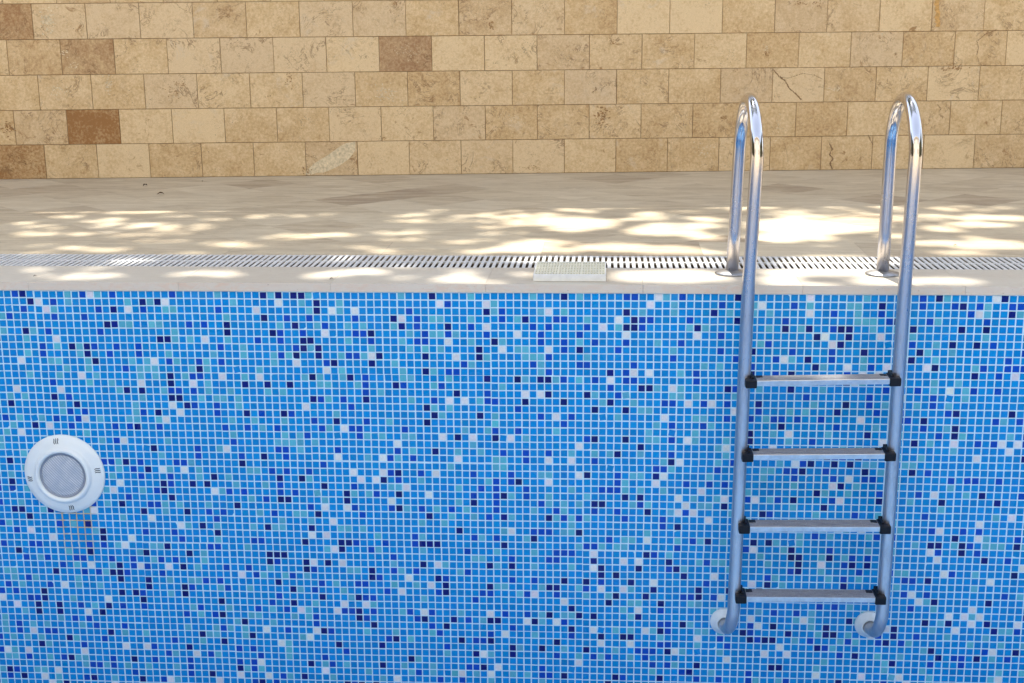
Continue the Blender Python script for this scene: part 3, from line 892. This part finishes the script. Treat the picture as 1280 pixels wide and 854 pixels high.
# ------------------------------------------------------------------ tree behind the wall that dapples the deck
LIT = [(-0.51,1.75,0.09,0.06),(-0.13,1.77,0.27,0.087),(-0.4,1.54,0.05,0.038),(-0.5,1.34,0.05,0.041),(-0.37,1.2,0.06,0.067),(-0.33,1.05,0.07,0.053),(-0.15,1.42,0.08,0.06),(-0.13,1.06,0.08,0.043),(0.12,1.26,0.18,0.057),(0.22,1.15,0.09,0.099),(0.04,1,0.06,0.031),(0.33,1.06,0.04,0.042),(0.18,0.86,0.05,0.045),(0.3,0.85,0.05,0.034),(0.44,0.82,0.04,0.034),(0.57,0.78,0.11,0.057),(-0.13,0.76,0.06,0.029),(0.04,0.68,0.1,0.037),(0.13,0.67,0.05,0.046),(-0.12,0.57,0.09,0.031),(0.29,0.41,0.07,0.05),(0.04,0.22,0.05,0.039),(0.2,0.11,0.11,0.052),(0.68,0.14,0.07,0.067),(0.23,0.26,0.05,0.035),(0.45,0.58,0.05,0.031),(0.32,1.47,0.06,0.037),(0.11,1.56,0.06,0.038),(0.51,1.58,0.05,0.057),(0.69,1.59,0.06,0.044),(0.84,1.61,0.05,0.038),(1.23,1.84,0.05,0.041),(1.32,1.78,0.05,0.04),(1.28,1.66,0.05,0.038),(0.95,1.29,0.04,0.051),(1.18,1.53,0.05,0.061),(1.28,1.42,0.11,0.053),(1.46,1.59,0.05,0.056),(1.55,1.7,0.04,0.045),(1.59,1.54,0.08,0.074),(1.63,1.42,0.08,0.053),(0.76,0.99,0.05,0.057),(0.84,1.03,0.12,0.052),(1.23,1.1,0.08,0.053),(1.25,0.92,0.06,0.07),(1.09,0.72,0.06,0.028),(1.56,0.64,0.05,0.045),(1.54,0.88,0.1,0.049),(1.62,1.06,0.07,0.047),(1.22,0.64,0.06,0.036),(1.06,0.11,0.04,0.059),(1.17,0.19,0.09,0.045),(1.27,0.32,0.06,0.028),(1.44,0.28,0.07,0.023),(1.56,0.08,0.08,0.043),(1.67,0.03,0.04,0.025),(1.39,0.09,0.04,0.029),(1.34,0.66,0.05,0.032),(1.08,0.49,0.05,0.051),(1.67,1.83,0.05,0.061),(1.96,1.84,0.08,0.107),(2.16,1.9,0.1,0.062),(1.71,1.53,0.18,0.098),(1.75,1.4,0.09,0.082),(2.64,1.87,0.07,0.081),(2.28,1.58,0.06,0.086),(2.42,1.71,0.05,0.032),(2.01,1.34,0.07,0.091),(1.93,1.22,0.06,0.066),(2.3,1.15,0.09,0.085),(2.36,1.29,0.08,0.056),(2.47,1.29,0.06,0.056),(2.47,1,0.05,0.061),(1.8,0.84,0.09,0.058),(1.8,0.67,0.12,0.045),(2.1,0.75,0.09,0.065),(2.25,0.72,0.12,0.055),(2.36,0.64,0.11,0.04),(1.7,1.12,0.03,0.032),(2.24,0.21,0.09,0.037),(2.29,0.14,0.12,0.065),(2.38,0.21,0.06,0.045),(2.44,0.09,0.04,0.036),(1.78,0.16,0.03,0.037),(2.18,0.42,0.11,0.057),(2.39,0.43,0.09,0.057),(1.88,0.46,0.11,0.05),(2.9,1.81,0.09,0.145),(3.26,1.94,0.15,0.068),(3.05,1.53,0.13,0.241),(2.93,1.3,0.16,0.139),(3.15,1.5,0.09,0.214),(3.41,1.84,0.04,0.099),(3.65,1.84,0.11,0.066),(3.85,1.81,0.07,0.059),(3.36,1.53,0.05,0.072),(3.54,1.56,0.08,0.054),(3.69,1.56,0.1,0.06),(3.83,1.53,0.06,0.06),(3.25,1.03,0.05,0.051),(2.78,0.98,0.08,0.075),(2.93,0.98,0.05,0.06),(3.48,1.22,0.06,0.059),(3.36,0.86,0.09,0.043),(3.55,0.82,0.11,0.065),(3.64,0.84,0.06,0.075),(3.39,0.64,0.09,0.035),(2.9,0.44,0.12,0.081),(2.67,0.09,0.05,0.071),(2.85,0.24,0.14,0.053),(3.02,0.08,0.07,0.049),(3.22,0.09,0.07,0.042),(3.12,0.48,0.04,0.05)]
tree = empty('tree', (1.6, 6.6, 0), 'broad leafy tree rising behind the travertine wall', 'tree')
bm = bmesh.new()
tube(bm, [(1.6, 6.6, -.05), (1.62, 6.55, 1.2), (1.5, 6.4, 2.6), (1.55, 6.2, 4.2)], [.24, .19, .17, .14], 16)
link('trunk', mesh_of(bm), M_bark, tree, True)
rt_ = random.Random(3)
ends = []
bm = bmesh.new()
for k in range(16):
    ex = -3.2 + k * .68 + rt_.uniform(-.2, .2); ey = rt_.uniform(4.2, 6.2); ez = rt_.uniform(7.2, 9.6)
    st = Vector((1.55 + rt_.uniform(-.05, .05), 6.2 + rt_.uniform(-.1, .1), rt_.uniform(2.9, 4.1)))
    en = Vector((ex, ey, ez)); md = st.lerp(en, .5) + Vector((0, .3, .5))
    tube(bm, [st, st.lerp(md, .5) + Vector((0, 0, .15)), md, md.lerp(en, .55), en], [.07, .055, .04, .022, .008], 8)
link('branch', mesh_of(bm), M_bark, tree, True)
V, F = [], []
def add_leaf(c, s):
    d = Vector((rt_.gauss(0, 1), rt_.gauss(0, 1), rt_.gauss(0, .5))).normalized()
    up_ = Vector((rt_.gauss(0, .45), rt_.gauss(0, .45), 1)).normalized()
    side = d.cross(up_).normalized() * s * .36
    fold = up_ * s * .10
    b = len(V)
    V.extend([c - d * s * .5, c - d * s * .1 + side + fold, c + d * s * .5, c - d * s * .1 - side + fold, ])
    F.append((b, b+1, b+2)); F.append((b, b+2, b+3))
kx, ky = sun_v.x / sun_v.z, sun_v.y / sun_v.z
def lit(hx, hy):
    for (a, b, c, d_) in LIT:
        if ((hx - a) / (c * kk(a))) ** 2 + ((hy - b) / (d_ * kk(a))) ** 2 < 1: return True
    return False
LK = 1.2
def kk(x): return 1.72 if x < 1.2 else min(1.8, 1.72 + (x - 1.2) * .1)
for _ in range(16000):                                # leaves added over the pool to shade its floor and cut blue bounce
    hx, hy = rt_.uniform(-3.5, 7.5), rt_.uniform(-4.2, -.3)
    if noise.noise(Vector((hx * 2.5, hy * 2.5, 4.4))) > .25: continue
    z = rt_.uniform(7.4, 10.0)
    add_leaf(Vector((hx + kx * z, hy + ky * z, z)), rt_.uniform(.09, .15))
cnt = 0
while cnt < 27000:
    if cnt % 4: hx, hy = rt_.uniform(-.9, 4.3), rt_.uniform(-.25, 2.15)
    else: hx, hy = rt_.uniform(-2.6, 6.4), rt_.uniform(-1.2, 2.15)
    z = rt_.uniform(7.0, 9.6)
    if lit(hx, hy) and (hx > 1.75 or rt_.random() > .10): continue
    inner = -.8 < hx < 4.2 and -.1 < hy < 2.1
    if not inner and noise.noise(Vector((hx * 3.5, hy * 5, 1.7))) > .12: continue
    if inner and noise.noise(Vector((hx * 4.5, hy * 7, 7.7))) > (.58 if hx < 1.5 else .42): continue
    c = Vector((hx + kx * z, hy + ky * z, z))
    add_leaf(c, rt_.uniform(.07, .13)); cnt += 1
for _ in range(9000):                                 # the rest of the crown, away from the pool
    a = rt_.uniform(0, 6.283); r_ = math.sqrt(rt_.random())
    c = Vector((1.6 + 4.2 * r_ * math.cos(a), 7.4 + 2.0 * r_ * math.sin(a), 8.4 + rt_.uniform(-1.7, 1.9) * (1 - r_ * r_ * .6)))
    add_leaf(c, rt_.uniform(.08, .15))
me = raw([tuple(v) for v in V], F)
link('crown', me, M_leaf, tree)
